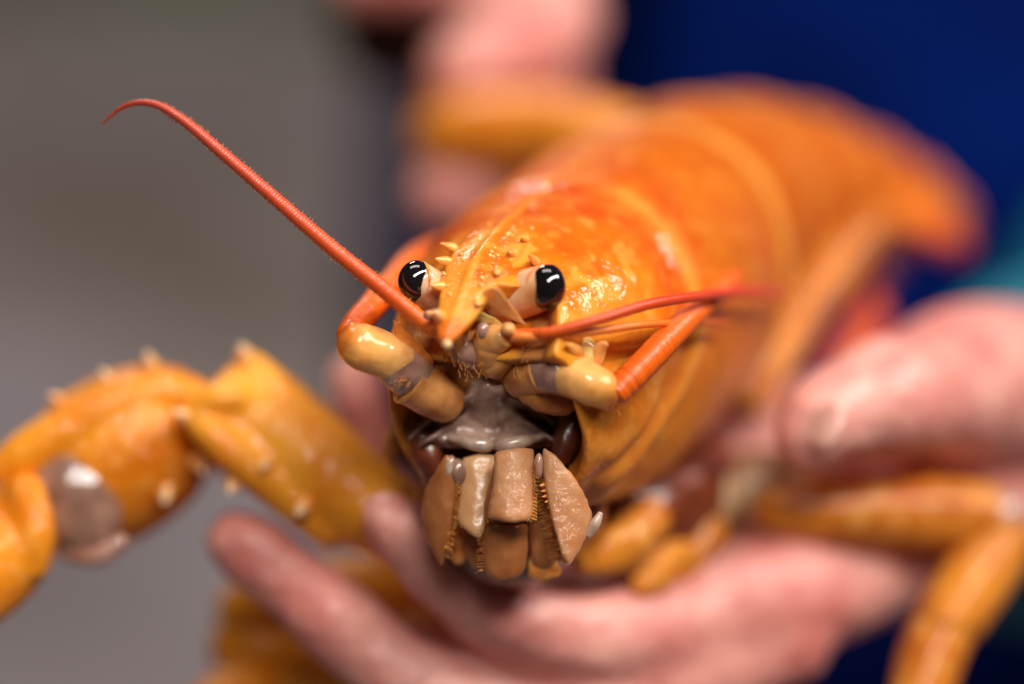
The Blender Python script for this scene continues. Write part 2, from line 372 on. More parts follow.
def cara(th, s):
    hw, tp, bt = tab(THW, s), tab(TTP, s), tab(TBT, s)
    x = hw * math.copysign(abs(math.sin(th)) ** (.92 if math.cos(th) > 0 else .92 - .32 * math.cos(th) ** 2), math.sin(th)); c = math.cos(th)
    y = (tp if c > 0 else bt) * c
    if c < 0: x *= 1 + .16 * float(sm(0, .7, -c)) * float(sm(2.2, .6, s))
    g = s - s_groove(th)
    k = 1 + .018 * math.exp(-(g / .22) ** 2) - .030 * math.exp(-((g + .4) / .24) ** 2)
    k += .006 * math.exp(-(math.sin(th) / .03) ** 2) * (c > 0) * float(sm(-.5, .5, s))
    k += .03 * math.exp(-((g + 1.3) / .7) ** 2) * math.exp(-((abs(th) * DEG - 62) / 30) ** 2)
    if s < 2.6: k += .010 * mnoise.noise(Vector((th * 6, s * 4, 3.1)))
    k += .006 * mnoise.noise(Vector((th * 2, s * 1.2, 9.1)))
    k -= .035 * math.exp(-((s - 6.35) / .22) ** 2); k += .012 * math.exp(-((s - 6.8) / .2) ** 2)
    return loc(s, x * k, y * k)
NT, NS, SE = 200, 150, 7.0
gv, gf = [], []
ths = np.linspace(-math.pi, math.pi, NT, endpoint=False)
for i in range(3):                  # rolled-in front rim and the pit behind it
    q = [(.80, .9), (.86, .35), (.955, .03)][i]
    for th in ths:
        p = cara(th, s_front(th)); c = loc(s_front(th), 0, -.2)
        dep = 1 - .80 * float(sm(105, 80, abs(th) * DEG)); gv.append(c + (p - c) * q[0] + bb * q[1] * (dep if i < 2 else 1))
for i in range(NS):
    t = (i / (NS - 1)) ** 1.1
    for th in ths:
        a = s_front(th); gv.append(cara(th, a + (SE - a) * t))
nr = NS + 3
for i in range(nr - 1):
    for j in range(NT):
        a = i * NT + j; b = i * NT + (j + 1) % NT; gf.append((a, b, b + NT, a + NT))
gf.append(tuple(range(NT))[::-1]); gf.append(tuple((nr - 1) * NT + j for j in range(NT)))
# rostrum: s, y, half width, half thickness
rs = catmull([(-1.16, .72, .10, .06), (-1.02, .79, .18, .09), (-.7, .95, .30, .12), (-.3, 1.17, .40, .14), (.1, 1.38, .48, .15), (.6, 1.53, .51, .15), (1.2, 1.66, .46, .14), (1.9, 1.74, .3, .10)], 50)
rv, rf = [], []
NR = 40
for s, y, h, t in rs:
    for j in range(NR):
        a = 2 * math.pi * j / NR; cx, sy = math.cos(a), math.sin(a)
        yy = t * sy + (.30 * t * abs(cx) ** 3 if sy > -.2 else 0) + (.30 * t * math.exp(-(cx / .13) ** 2) if sy > 0 else 0)
        rv.append(loc(s, h * cx, y + yy))
for i in range(len(rs) - 1):
    for j in range(NR):
        a = i * NR + j; b = i * NR + (j + 1) % NR; rf.append((a, b, b + NR, a + NR))
rf.append(tuple(range(NR))[::-1]); rf.append(tuple((len(rs) - 1) * NR + j for j in range(NR)))
cv, cf = fuse([(np.array(gv), gf), (np.array(rv), rf)], .036, 3, .5)

def lerp3(a, b, t): return np.array(a)[None, :] * (1 - t[:, None]) + np.array(b)[None, :] * t[:, None]
def c3(r, g, b): return np.array(srgb(r, g, b)[:3])
s_, x_, y_ = unloc(cv)
th_ = np.arctan2(x_ / tab(THW, s_), y_ / np.where(y_ > 0, tab(TTP, s_), tab(TBT, s_)))
rad_ = np.sqrt((x_ / tab(THW, s_)) ** 2 + (y_ / np.where(y_ > 0, tab(TTP, s_), tab(TBT, s_))) ** 2)
a_ = np.abs(th_) * DEG
nzv = np.array([mnoise.fractal(Vector((x * 1.1, y * 1.1, s * 1.1)), 1.0, 2.0, 4) for x, y, s in zip(x_, y_, s_)])
nz2 = np.array([mnoise.fractal(Vector((x * 3 + 9, y * 3, s * 3)), 1.0, 2.0, 3) for x, y, s in zip(x_, y_, s_)])
tint = np.repeat(c3(230, 116, 6)[None, :], len(cv), 0)
def blend(col, f):
    global tint
    f = np.clip(f, 0, 1)[:, None]; tint = tint * (1 - f) + np.array(col)[None, :] * f
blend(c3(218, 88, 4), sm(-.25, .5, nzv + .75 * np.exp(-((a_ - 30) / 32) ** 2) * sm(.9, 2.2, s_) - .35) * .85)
blend(c3(242, 150, 40), sm(0, .5, nz2 + .45 - .55 * s_) * .8)                 # yellower round the eyes
blend(c3(250, 176, 80), sm(.15, .5, nz2) * .38 * sm(3.6, 1.6, s_))
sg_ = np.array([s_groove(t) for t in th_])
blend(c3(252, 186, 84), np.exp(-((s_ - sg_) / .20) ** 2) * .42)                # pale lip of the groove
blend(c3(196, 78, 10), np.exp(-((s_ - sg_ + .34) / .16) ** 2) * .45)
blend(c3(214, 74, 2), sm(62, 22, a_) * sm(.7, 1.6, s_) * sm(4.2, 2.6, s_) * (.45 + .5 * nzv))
blend(c3(246, 160, 50), sm(50, 72, a_) * sm(112, 92, a_) * sm(2.3, 1.0, s_) * .55)
blend(c3(212, 128, 48), sm(90, 125, a_) * .75)                               # paler towards the belly
blend(c3(250, 160, 44), np.exp(-(x_ / .05) ** 2) * (y_ > 0) * .7)
blend(c3(222, 112, 8), sm(3.4, 5.5, s_) * .6)
blend(c3(250, 178, 84), np.exp(-((s_ - 6.75) / .16) ** 2) * .7); blend(c3(190, 72, 4), np.exp(-((s_ - 6.35) / .2) ** 2) * .5)  # rear lip: highlight put into the colour, darker joint before it
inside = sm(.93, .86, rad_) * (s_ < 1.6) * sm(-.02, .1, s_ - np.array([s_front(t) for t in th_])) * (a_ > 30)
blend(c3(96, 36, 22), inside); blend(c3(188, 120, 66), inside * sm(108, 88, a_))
blend(c3(250, 170, 60), sm(-.1, -.5, s_) * (np.abs(x_) < .6) * .6)
blend(c3(240, 110, 30), sm(-.75, -1.0, s_) * .8)
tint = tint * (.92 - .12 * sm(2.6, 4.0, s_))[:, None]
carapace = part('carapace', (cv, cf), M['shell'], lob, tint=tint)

def spine(p0, p1, r0, parent, m, name='spine', bend=0.0, n=10):
    a, b = V(*p0), V(*p1); k = np.linspace(0, 1, n)
    C = a[None] * (1 - k[:, None]) + b[None] * k[:, None] + np.array([0, -1., 0])[None] * (bend * np.sin(k * math.pi))[:, None]
    R = RC(r0, p0[2]) * (1 - k ** 1.6 * .82)
    vf = sweep(C, R, 14)
    return part(name, vf, M['thorn'] if m is M['spine'] else m, parent, tint=grad_tint(vf, 14, [(0, c3(232, 128, 28)), (.45, c3(244, 164, 80)), (.8, c3(255, 222, 180)), (1, c3(255, 232, 205))]) if m is M['spine'] else None)
def on_ros(s, x, dy=0.0):             # a point on the upper face of the rostrum / carapace front, as px
    y = np.interp(s, rs[:, 0], rs[:, 1]) + np.interp(s, rs[:, 0], rs[:, 3]) + dy
    p = loc(s, x, y); k = PPC * D / (D + p[2]); return (512 + p[0] * k, 342 - p[1] * k, p[2])
for s, x, dx, r in [(-.75, -.27, -.06, 5), (-.3, -.38, -.08, 6), (.15, -.45, -.10, 5.5), (.5, -.5, -.12, 5), (-.55, .28, .03, 6), (-.05, .38, .03, 6.5), (.35, .44, .03, 5.5), (.75, .48, .02, 4)]:
    p0 = on_ros(s, x, -.06); q = on_ros(s - .16, x + dx, .10 if x < 0 else .04)
    spine(p0, q, r, carapace, M['orange_spine'])
spine((441, 318, -.75), (434, 311, -.95), 7, carapace, M['spine'])
tub = []
for k in range(120):                  # grain of tiny tubercles on the rostrum
    t_s = random.uniform(-.6, 1.3); t_x = random.uniform(.08, .45) * random.choice((-1, 1, 1)) * (1 if t_s > -.1 else .6)
    p = on_ros(t_s, t_x, -.02 - .04 * (abs(t_x) > .35)); tub.append(ball(p[0], p[1], p[2], random.uniform(.7, 1.7) * (1.9 if k % 5 == 0 else 1), None, None, 8, 6))
tb = part('tubercles', join(tub), M['orange_spine'], carapace, fix=False); tb['kind'] = 'stuff'
part('tubercle', ball(447, 344, -1.02, 5, 5, 5, 14, 10), M['spine'], carapace)
spine((577, 352, -.35), (567, 344, -.75), 8, carapace, M['orange_spine'])
spine((596, 360, -.25), (607, 345, -.55), 8, carapace, M['ped'], bend=-.08)
spine((536, 262, .0), (529, 255, -.35), 5, carapace, M['orange_spine'])

# --- eyes
def eye(base, cen, r, axis, lab, cap=1.4, arc=None):
    st = part('eye_stalk', limb([(base[0], base[1], base[2], r * .92), ((base[0] * .45 + cen[0] * .55), (base[1] * .45 + cen[1] * .55), base[2] * .45 + cen[2] * .55, r * 1.06), (cen[0], cen[1], cen[2], r)], 24, 32, cap=(.5, .85)), M['stalk'], lob, label=lab)
    ax = np.array(axis, float); ax /= np.linalg.norm(ax)
    c = V(*cen); R = RC(r, cen[2])
    u = np.cross(ax, (0, 1, 0)); u /= np.linalg.norm(u); v = np.cross(ax, u)
    # cornea: a cap standing a little proud of the stalk end, with an uneven rim
    vs_, fs = [], []
    n, m = 40, 16
    for i in range(m + 1):
        for j in range(n):
            b = 2 * math.pi * j / n
            lim = cap + .10 * math.cos(2 * b + .5) + .03 * math.sin(5 * b)
            a = lim * (i / m) + .003
            k = 1.07 - .05 * (i / m) ** 6
            vs_.append(c + R * k * (ax * (math.cos(a) * 1.10) + math.sin(a) * (.86 * math.cos(b) * u + 1.08 * math.sin(b) * v)))
    for i in range(m):
        for j in range(n):
            a = i * n + j; b = i * n + (j + 1) % n; fs.append((a, b, b + n, a + n))
    fs.append(tuple(range(n))[::-1]); fs.append(tuple(m * n + j for j in range(n)))
    part('eye', (np.array(vs_), fs), M['eye'], st)
    # orange streak along the rim, on the inner upper side
    w_ = np.array(arc); w_ = w_ - ax * np.dot(w_, ax); w_ /= np.linalg.norm(w_); q_ = np.cross(ax, w_)
    bs_ = np.linspace(-1.15, 1.15, 26)
    pts = [c + R * 1.0 * (ax * math.cos(cap + .10) * 1.10 + math.sin(cap + .10) * (.96 * math.cos(b) * w_ + 1.04 * math.sin(b) * q_)) for b in bs_]
    part('eye_ring', sweep(np.array(pts), R * (.02 + .085 * np.cos(bs_ * 1.3) ** 2), 10), M['eyering'], st)
    return st
eye((454, 308, .55), (420, 282, .05), 20, (-.82, .14, -.55), None, cap=1.42, arc=(.7, .55, -.3))
eye((498, 304, .15), (544, 287, -.28), 22.5, (.50, -.04, -.86), None, cap=1.34, arc=(-.62, .50, -.2))

def stuff(name, vfs, m, parent):
    o = part(name, join(vfs), m, parent, fix=False); o['kind'] = 'stuff'; return o
def hair(x, y, d, a, l, r, c=0.0, dd=-.14):
    return limb([(x, y, d, r), (x + l * .5 * math.cos(a) + c * math.sin(a), y + l * .5 * math.sin(a) - c * math.cos(a), d + dd * .6, r * .8), (x + l * math.cos(a), y + l * math.sin(a), d + dd, r * .25)], 8, 5)
def hairs(anchor, n, spread, length, parent, r=.5, dirs=(0, 1), m='bristle'):
    stuff('bristles', [hair(anchor[0] + random.uniform(-spread, spread), anchor[1] + random.uniform(-spread, spread) * .6, anchor[2],
          math.atan2(dirs[1], dirs[0]) + random.uniform(-.6, .6), length * random.uniform(.5, 1.2), r * random.uniform(.6, 1.1), random.uniform(-1.5, 1.5)) for k in range(n)], M[m], parent)
# --- antennules: two short thick roots each, thin red whips
def whip(name, pts, parent, cols, ring=.045, amp=.05, nseg=12):
    vf = limb(pts, 60, nseg, ring=ring, ringamp=amp, cap=(.5, .9))
    return part(name, vf, M['flag'], parent, tint=grad_tint(vf, nseg, cols), fix=True)
al = part('antennule', limb([(484, 360, .35, 15), (470, 352, .05, 17), (460, 349, -.1, 15)], 18, 24), M['memb'], lob)
part('segment', rough_up(limb([(462, 351, -.05, 13), (449, 338, -.22, 12.5), (441, 329, -.30, 10.5)], 18, 22, cap=(.6, .3)), .035, 2.2), M['pedbase'], al)
part('collar', rough_up(limb([(444, 333, -.26, 11.5), (440, 328, -.30, 11)], 10, 22), .035, 2.2), M['ped'], al)
part('knob', ball(429, 315, -.42, 6, 5, 5), M['memb'], al)
whip('whip', [(440, 332, -.32, 9), (420, 319, -.34, 8.6), (382, 288, -.3, 8.2), (344, 258, -.2, 7.8), (312, 231, -.1, 7.3), (280, 203, .0, 6.8), (250, 177, .1, 6.3), (222, 153, .2, 5.8), (198, 132, .3, 5.3), (180, 118, .35, 4.7), (160, 106, .4, 4.0), (140, 102.5, .5, 3.2), (121, 108, .6, 2.2), (103, 123, .7, 1.0)], al,
     [(0, c3(244, 124, 34)), (.12, c3(236, 92, 24)), (.4, c3(222, 80, 38)), (.8, c3(206, 78, 54)), (1, c3(176, 54, 40))])
wl = catmull([(420, 319, -.34, 8.6), (382, 288, -.3, 8.2), (344, 258, -.2, 7.8), (312, 231, -.1, 7.3), (280, 203, .0, 6.8), (250, 177, .1, 6.3), (222, 153, .2, 5.8), (198, 132, .3, 5.3), (180, 118, .35, 4.7), (160, 106, .4, 4.0)], 300)
fz = []
for k in range(4, 296):
    q = wl[k]; tx, ty = wl[k + 2][:2] - wl[k - 2][:2]; sg = random.choice((-1, -1, 1)); an = math.atan2(sg * tx, -sg * ty) + random.uniform(-.5, .5)
    fz.append(hair(q[0] + math.cos(an) * q[3] * .7, q[1] + math.sin(an) * q[3] * .7, q[2], an, q[3] * .3 + random.uniform(1.2, 2.8), .3, 0, random.uniform(-.03, .03)))
stuff('bristles', fz, M['bristle'], al)
ar = part('antennule', limb([(484, 362, .3, 16), (490, 356, .05, 18), (490, 347, -.12, 16.5)], 18, 24), M['pedbase'], lob)
part('segment', rough_up(limb([(486, 343, -.1, 15), (497, 338, -.25, 15.5), (506, 336, -.36, 12.5)], 18, 22, cap=(.6, .4)), .035, 2.2), M['ped'], ar)
part('joint_skin', rough_up(ball(485, 331, -.32, 8, 10, 7, rot=.4), .035, 2.2), M['memb'], ar)
part('knob', ball(508, 329, -.55, 7.5, 7, 7), M['pedbase'], ar)
part('segment', rough_up(limb([(500, 355, .0, 17), (492, 366, .1, 15)], 12, 22), .035, 2.2), M['pedbase'], ar)
whip('whip', [(506, 335, -.42, 6), (525, 335, -.38, 6.4), (550, 332.5, -.65, 6.0), (600, 319, -.7, 5.7), (650, 304, -.35, 5.5), (700, 296, .7, 5.2), (745, 292, 2.4, 5), (792, 293, 4.6, 2.5)], ar,
     [(0, c3(240, 104, 30)), (.3, c3(214, 66, 22)), (.7, c3(212, 62, 40)), (1, c3(206, 74, 58))])
whip('whip', [(506, 337, -.36, 5.5), (540, 337, -.55, 5.5), (590, 332, -.6, 4.6), (640, 325, -.3, 3.8), (690, 322, .9, 3.0), (730, 322, 2.2, 2)], ar,
     [(0, c3(244, 140, 60)), (.5, c3(238, 116, 34)), (1, c3(226, 96, 40))])

# --- antennae: stout jointed roots and long ringed whips running back
pl = part('antenna', limb([(446, 402, .55, 22), (430, 392, .3, 25), (416, 384, .2, 25), (409, 380, .15, 26.5)], 26, 30, cap=(.6, .10)), M['pedbase'], lob)
part('joint_skin', rough_up(limb([(418, 382, .22, 22), (402, 370, .05, 23), (388, 361, 0, 20)], 20, 28), .035, 2.2), M['memb'], pl)
vf = rough_up(limb([(403, 364, .04, 20.5), (386, 356, -.06, 23.5), (364, 347, -.16, 24), (351, 341, -.14, 20.5)], 28, 34, cap=(.28, .62)), .035, 2.2); part('segment', vf, M['pedt'], pl, tint=grad_tint(vf, 34, [(0, c3(240, 172, 112)), (.3, c3(252, 188, 112)), (.65, c3(248, 176, 90)), (.85, c3(232, 132, 44)), (1, c3(206, 96, 28))]))
0 and part('rim', limb([(398, 388, -.2, 2.2), (409, 387, -.40, 2.6), (418, 378, -.45, 2.6), (421, 364, -.34, 2.4), (418, 352, -.15, 2.2)], 24, 10), M['ped'], pl)
spine((408, 352, .05), (395, 324, -.05), 7, pl, M['orange_spine'])
part('antennal_scale', plate([(392, 318), (402, 328), (420, 343), (436, 364), (424, 366), (408, 354), (398, 342)], .0, .06, .05, (.002, .006), 44, 6), M['eyering'], pl)
whip('whip', [(349, 336, .05, 13.5), (358, 322, .45, 13.5), (372, 306, 1.0, 13), (392, 283, 1.9, 12.5), (412, 262, 3.2, 12), (436, 250, 5.0, 10), (474, 244, 7.5, 8), (520, 236, 10, 5)], pl,
     [(0, c3(234, 96, 12)), (.3, c3(240, 108, 16)), (1, c3(226, 82, 20))], ring=.046, amp=.045, nseg=20)
pr = part('antenna', limb([(520, 380, .35, 20), (532, 373, .1, 24), (541, 370, -.02, 24.5), (547, 369, -.1, 26)], 26, 30, cap=(.6, .10)), M['pedbase'], lob)
part('segment', rough_up(limb([(528, 392, .2, 13), (545, 398, .1, 15), (566, 402, .2, 13)], 14, 22), .035, 2.2), M['pedbase'], pr)
part('joint_skin', rough_up(limb([(544, 370, -.1, 22.5), (560, 374, -.25, 23), (572, 377, -.25, 20)], 20, 28), .035, 2.2), M['memb'], pr)
vf = rough_up(limb([(562, 374, -.26, 21.5), (578, 379, -.38, 22), (598, 387, -.46, 20.5), (612, 394, -.42, 17)], 28, 34, cap=(.3, .6)), .035, 2.2); part('segment', vf, M['pedt'], pr, tint=grad_tint(vf, 34, [(0, c3(240, 172, 112)), (.3, c3(252, 188, 112)), (.65, c3(248, 176, 90)), (.85, c3(232, 132, 44)), (1, c3(206, 96, 28))]))
0 and part('rim', limb([(560, 393, -.52, 2), (549, 390, -.5, 2.2), (543, 377, -.55, 2.4), (545, 362, -.5, 2.2), (556, 351, -.4, 2)], 24, 10), M['ped'], pr)
0 and part('ridge', limb([(534, 356, -.35, 2), (543, 344, -.4, 2.4), (556, 337, -.3, 2.4), (572, 335, -.2, 1.8)], 22, 10), M['pedbase'], pr)
part('collar', rough_up(limb([(560, 343, -.15, 13), (576, 347, -.2, 15), (590, 356, -.2, 14)], 16, 22), .035, 2.2), M['scale'], pr)
whip('whip', [(616, 392, -.45, 14), (630, 378, -.36, 14.5), (648, 360, -.15, 14), (668, 339, .25, 13), (692, 315, 1.0, 12), (718, 291, 2.2, 10), (748, 266, 4.4, 8), (790, 240, 7, 5)], pr,
     [(0, c3(234, 100, 12)), (.3, c3(240, 104, 16)), (1, c3(222, 70, 20))], ring=.046, amp=.055, nseg=20)
# antennal scales: the thin pointed blades between the eyes and the antennae
part('antennal_scale', plate([(481, 293), (491, 286), (501, 291), (512, 306), (527, 326), (508, 318), (494, 309), (484, 302)], -.55, .04, .04, (-.004, .010), 48, 6, .01), M['ped'], lob)
part('antennal_scale', plate([(470, 316), (480, 311), (494, 318), (506, 326), (490, 324), (476, 321)], -.3, .04, .03, (0, .01), 40, 5, .01), M['scale'], lob)
part('antennal_scale', plate([(428, 322), (436, 316), (446, 320), (442, 330), (430, 330)], .0, .04, .03, (0, .01), 40, 5, .01), M['pedbase'], lob)
part('antennal_scale', plate([(508, 352), (524, 345), (540, 348), (536, 362), (524, 372), (510, 366)], -.10, .06, .05, (-.002, .012), 48, 6, .03), M['scale'], lob)
part('head_skin', limb([(425, 340, .75, 20), (455, 345, .8, 24), (490, 338, .7, 26), (525, 332, .6, 24), (560, 335, .4, 20)], 30, 24), M['pedbase'], lob)
part('head_skin', limb([(408, 372, 1.0, 24), (440, 362, .72, 30), (490, 360, .6, 32), (540, 356, .5, 30), (578, 362, .35, 22)], 30, 24), M['pedbase'], lob)

hairs((528, 350, -.30), 16, 9, 12, pr, .5, (-.2, 1))
hairs((522, 364, -.22), 14, 9, 11, pr, .5, (.3, 1))
hairs((472, 330, -.35), 7, 5, 14, ar, .6, (-.4, 1))
hairs((404, 380, -.32), 12, 9, 9, pl, .4, (-.8, .5))
hairs((450, 352, -.3), 14, 12, 10, al, .4, (-.1, 1))
hairs((470, 365, -.1), 16, 14, 10, al, .4, (.1, 1))
hairs((612, 408, -.42), 4, 4, 9, pr, .6, (1, .4))

# --- epistome: the grey-brown plate above the mouth
nx, ny = 84, 44
ev_, ef = [], []
for j in range(ny):
    for i in range(nx):
        u = i / (nx - 1) * 2 - 1; v = j / (ny - 1)
        px = 491 + u * (98 - 18 * v); py = 372 + v * 76 + 10 * u * u * (1 - v)
        h = .55 * math.exp(-((px - 488) / 30) ** 2 - ((py - 384) / 26) ** 2)
        for sgn in (-1, 1):
            lx = sgn * (px - 490); ly = 388 + .0060 * (lx - 8) ** 2 * .9 + (lx - 8) * .22
            h += .26 * math.exp(-((py - ly - 6) / 4.5) ** 2) * float(sm(14, 30, lx))
            h += .24 * math.exp(-((py - ly - 24) / 5) ** 2) * float(sm(24, 40, lx))
            h -= .10 * math.exp(-((py - ly - 15) / 5) ** 2) * float(sm(14, 30, lx))
        h += .16 * math.exp(-((py - 440) / 7) ** 2) + .07 * mnoise.fractal(Vector((px * .06, py * .06, 1)), 1.0, 2.0, 3)
        ev_.append(V(px, py, .72 + .45 * u * u + .05 * u - h))
for j in range(ny - 1):
    for i in range(nx - 1):
        a = j * nx + i; ef.append((a, a + 1, a + nx + 1, a + nx))
n0 = len(ev_); ev_ += [p + np.array([0, 0, .5]) for p in ev_]
ef += [tuple(k + n0 for k in f[::-1]) for f in ef]
edge = [i for i in range(nx)] + [j * nx + nx - 1 for j in range(1, ny)] + [(ny - 1) * nx + i for i in range(nx - 2, -1, -1)] + [j * nx for j in range(ny - 2, 0, -1)]
for k in range(len(edge)):
    a, b = edge[k], edge[(k + 1) % len(edge)]; ef.append((a, b, b + n0, a + n0))
epi = part('epistome', (np.array(ev_), ef), M['epi'], lob)
part('lip', limb([(450, 438, .64, 4), (468, 442, .46, 8), (484, 445, .44, 9), (494, 446, .52, 5), (506, 445, .44, 9), (522, 442, .46, 8), (542, 436, .66, 4)], 40, 20, flat=.9), M['lip'], epi)

# --- third maxillipeds and the plates beside them
ml = part('maxilliped', plate([(446, 453), (457, 462), (459, 488), (454, 512), (451, 535), (446, 556), (442, 568), (434, 554), (424, 535), (421, 512), (426, 488), (436, 470)], .62, .14, .10, (-.006, .002), wob=.014), M['mouth_dark'], lob)
mr = part('maxilliped', plate([(542, 447), (556, 455), (575, 478), (586, 497), (593, 517), (588, 534), (578, 552), (569, 566), (562, 558), (554, 530), (548, 503), (543, 478)], .06, .14, .12, (.003, -.002), wob=.014), M['mouth'], lob)
part('segment', plate([(462, 458), (480, 453), (500, 456), (497, 485), (491, 512), (481, 540), (468, 533), (456, 522), (459, 495)], .46, .14, .10, (0, -.003), wob=.014), M['mouth_pale'], ml)
part('segment', plate([(495, 452), (515, 448), (534, 448), (536, 480), (534, 505), (531, 520), (517, 523), (503, 522), (487, 519), (490, 500), (494, 478)], .06, .14, .14, (.002, -.004), wob=.014), M['mouth'], mr)
part('segment', plate([(485, 522), (505, 526), (528, 523), (528, 548), (525, 570), (514, 580), (498, 582), (486, 575), (481, 550)], .42, .16, .12, (0, .002), wob=.014), M['mouth_dark'], mr)
part('side_face', plate([(494, 462), (499, 460), (494, 490), (489, 521), (482, 534), (484, 505)], .28, .12, .04, (0, 0), 40, 6), M['mouth_dark'], mr)
part('inner_plate', plate([(470, 520), (484, 518), (488, 545), (484, 572), (472, 568), (462, 548), (462, 530)], .85, .12, .08, (0, .002), 40, 6, .03), M['mouth_dark'], ml)
part('inner_plate', plate([(452, 500), (464, 498), (470, 530), (466, 562), (454, 566), (447, 545)], .95, .12, .08, (0, .002), 40, 6, .03), M['tooth'], ml)
part('inner_plate', plate([(532, 478), (544, 482), (556, 520), (562, 556), (548, 572), (532, 566), (528, 520)], .62, .12, .08, (0, .002), 44, 6, .04), M['mouth_dark'], mr)
part('inner_plate', plate([(540, 540), (556, 556), (562, 574), (546, 582), (528, 578), (528, 560)], .75, .12, .08, (0, .002), 44, 6, .04), M['tooth'], mr)
part('side_flap', rough_up(limb([(410, 415, 1.1, 14), (420, 440, 1.0, 16), (432, 468, .95, 14), (436, 490, 1.0, 10)], 24, 20), .05, 1.8), M['gape'], lob)
part('side_flap', rough_up(limb([(574, 410, .7, 14), (568, 436, .65, 16), (562, 458, .6, 12)], 24, 20), .05, 1.8), M['gape'], lob)
part('joint_skin', ball(458, 472, .40, 9, 14, 8, rot=.2), M['darkmemb'], ml)
part('joint_skin', ball(450, 466, .38, 6, 11, 6, rot=-.2), M['lip'], ml)
part('joint_skin', ball(539, 466, .05, 5, 13, 6), M['memb'], mr)
part('tip', limb([(588, 534, .05, 5), (595, 524, .03, 5.5), (600, 514, .03, 3)], 12, 14), M['lip'], mr)
part('tip', ball(567, 561, -.08, 4, 4, 4, 14, 10), M['spine'], mr)
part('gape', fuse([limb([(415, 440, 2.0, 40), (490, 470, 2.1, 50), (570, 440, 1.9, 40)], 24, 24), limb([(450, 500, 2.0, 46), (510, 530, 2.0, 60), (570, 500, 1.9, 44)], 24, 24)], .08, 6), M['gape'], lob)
for k in range(15):
    t = k / 14
    x = 541 + 22 * t + 4 * math.sin(t * 3); y = 484 + 76 * t
    spine((x + 4, y + random.uniform(-1, 1), -.02), (x - 1 - random.uniform(0, 3), y + 2, -.10), random.uniform(1.3, 3.4), mr, M['tooth'], 'tooth')
for k in range(13):
    t = k / 12
    x = 457 - 2 * t - 5 * t * t; y = 486 + 62 * t
    spine((x - 4, y + random.uniform(-1, 1), .50), (x + 1 + random.uniform(0, 3), y + 2, .38), random.uniform(1.3, 3.4), ml, M['tooth'], 'tooth')
for k in range(7):
    spine((534 - k * .3, 498 + 3.4 * k, -.06), (537, 500 + 3.4 * k, -.1), 1.5, mr, M['tooth'], 'tooth')
stuff('bristles', [hair(548 + 18 * t, 490 + 68 * t, .10, 3.0 + random.uniform(-.35, .25), random.uniform(8, 20), random.uniform(.5, 1.1), random.uniform(-2, 2), .2) for t in np.random.rand(110)], M['bristle'], mr)
stuff('bristles', [hair(482 + random.uniform(-1, 2), 528 + random.uniform(0, 44), .28, 2.9 + random.uniform(-.5, .5), random.uniform(3, 7), .4) for k in range(40)], M['bristle'], mr)
stuff('bristles', [hair(488 + t * 43, 520 + random.uniform(-1, 1), -.02, 1.57 + random.uniform(-.5, .5), random.uniform(1, 3), .35) for t in np.linspace(0, 1, 40)], M['bristle'], mr)
stuff('bristles', [hair(533 + random.uniform(-1, 1), 460 + 58 * t, -.0, .3 + random.uniform(-.5, .5), random.uniform(2, 6), .4) for t in np.linspace(0, 1, 45)], M['bristle'], mr)
stuff('bristles', [hair(455 - 9 * t * t, 480 + 76 * t, .42, .5 + random.uniform(-.5, .5), random.uniform(2, 7), .45) for t in np.linspace(0, 1, 50)], M['bristle'], ml)
stuff('bristles', [hair(460 + 22 * t, 524 + 14 * t, .42, 1.5 + random.uniform(-.5, .5), random.uniform(1, 4), .35) for t in np.linspace(0, 1, 30)], M['bristle'], ml)

# --- abdomen, tail fan
ab_path = [(655, 250, 6.3, 130), (700, 214, 8.2, 122), (745, 194, 10.0, 108), (795, 180, 11.4, 92), (845, 182, 12.6, 78), (888, 196, 13.4, 68), (918, 216, 14.0, 54)]
AB = catmull([list(V(p[0], p[1], p[2])) + [RC(p[3], p[2])] for p in ab_path], 121)
for k in range(6):
    seg = AB[k * 20: k * 20 + 23].copy()
    m = len(seg); q = np.linspace(0, 1, m)
    seg[:, 3] *= .92 + .085 * sm(0, .55, q) + .035 * np.exp(-((q - .93) / .05) ** 2) - .05 * np.exp(-((q - .60) / .10) ** 2)
    vf = sweep(seg[:, :3], seg[:, 3], 48, (.95, .90, .78, .64, .56, .56)[k], (0, 1, 0), cap=(.12, .12))
    tn = grad_tint(vf, 48, [(0, c3(180, 78, 4)), (.45, c3(202, 98, 6)), (.66, c3(178, 72, 4)), (.84, c3(226, 146, 58)), (1, c3(188, 88, 10))])  # pale rear edge paints in the highlight on each segment rim
    part('abdomen_segment', vf, M['shell'], lob, tint=tn)
def fan(pts, nm):
    vf = limb(pts, 30, 26, flat=.45, updir=(0, 1, 0), cap=(.5, .8))
    tn = grad_tint(vf, 26, [(0, c3(206, 104, 16)), (.7, c3(210, 108, 26)), (1, c3(186, 54, 16))]); part(nm, vf, M['shell'], tail, tint=tn)
tail = part('tail_fan', limb([(888, 200, 13.0, 50), (915, 214, 13.5, 46), (936, 228, 13.6, 30)], 20, 26, flat=.55), M['leg'], lob)
fan([(870, 200, 12.4, 40), (905, 212, 12.0, 60), (930, 228, 11.6, 52), (942, 238, 11.4, 34)], 'tail_blade')
fan([(885, 194, 13.8, 40), (916, 206, 14.4, 52), (934, 222, 15.0, 36)], 'tail_blade')
fan([(880, 208, 11.8, 30), (914, 222, 11.2, 46), (940, 236, 10.6, 32)], 'tail_blade')
part('belly', limb([(770, 236, 9.5, 50), (815, 216, 10.4, 34), (860, 220, 11.4, 28), (890, 230, 12.1, 20)], 24, 24, flat=.8), M['belly'], lob)
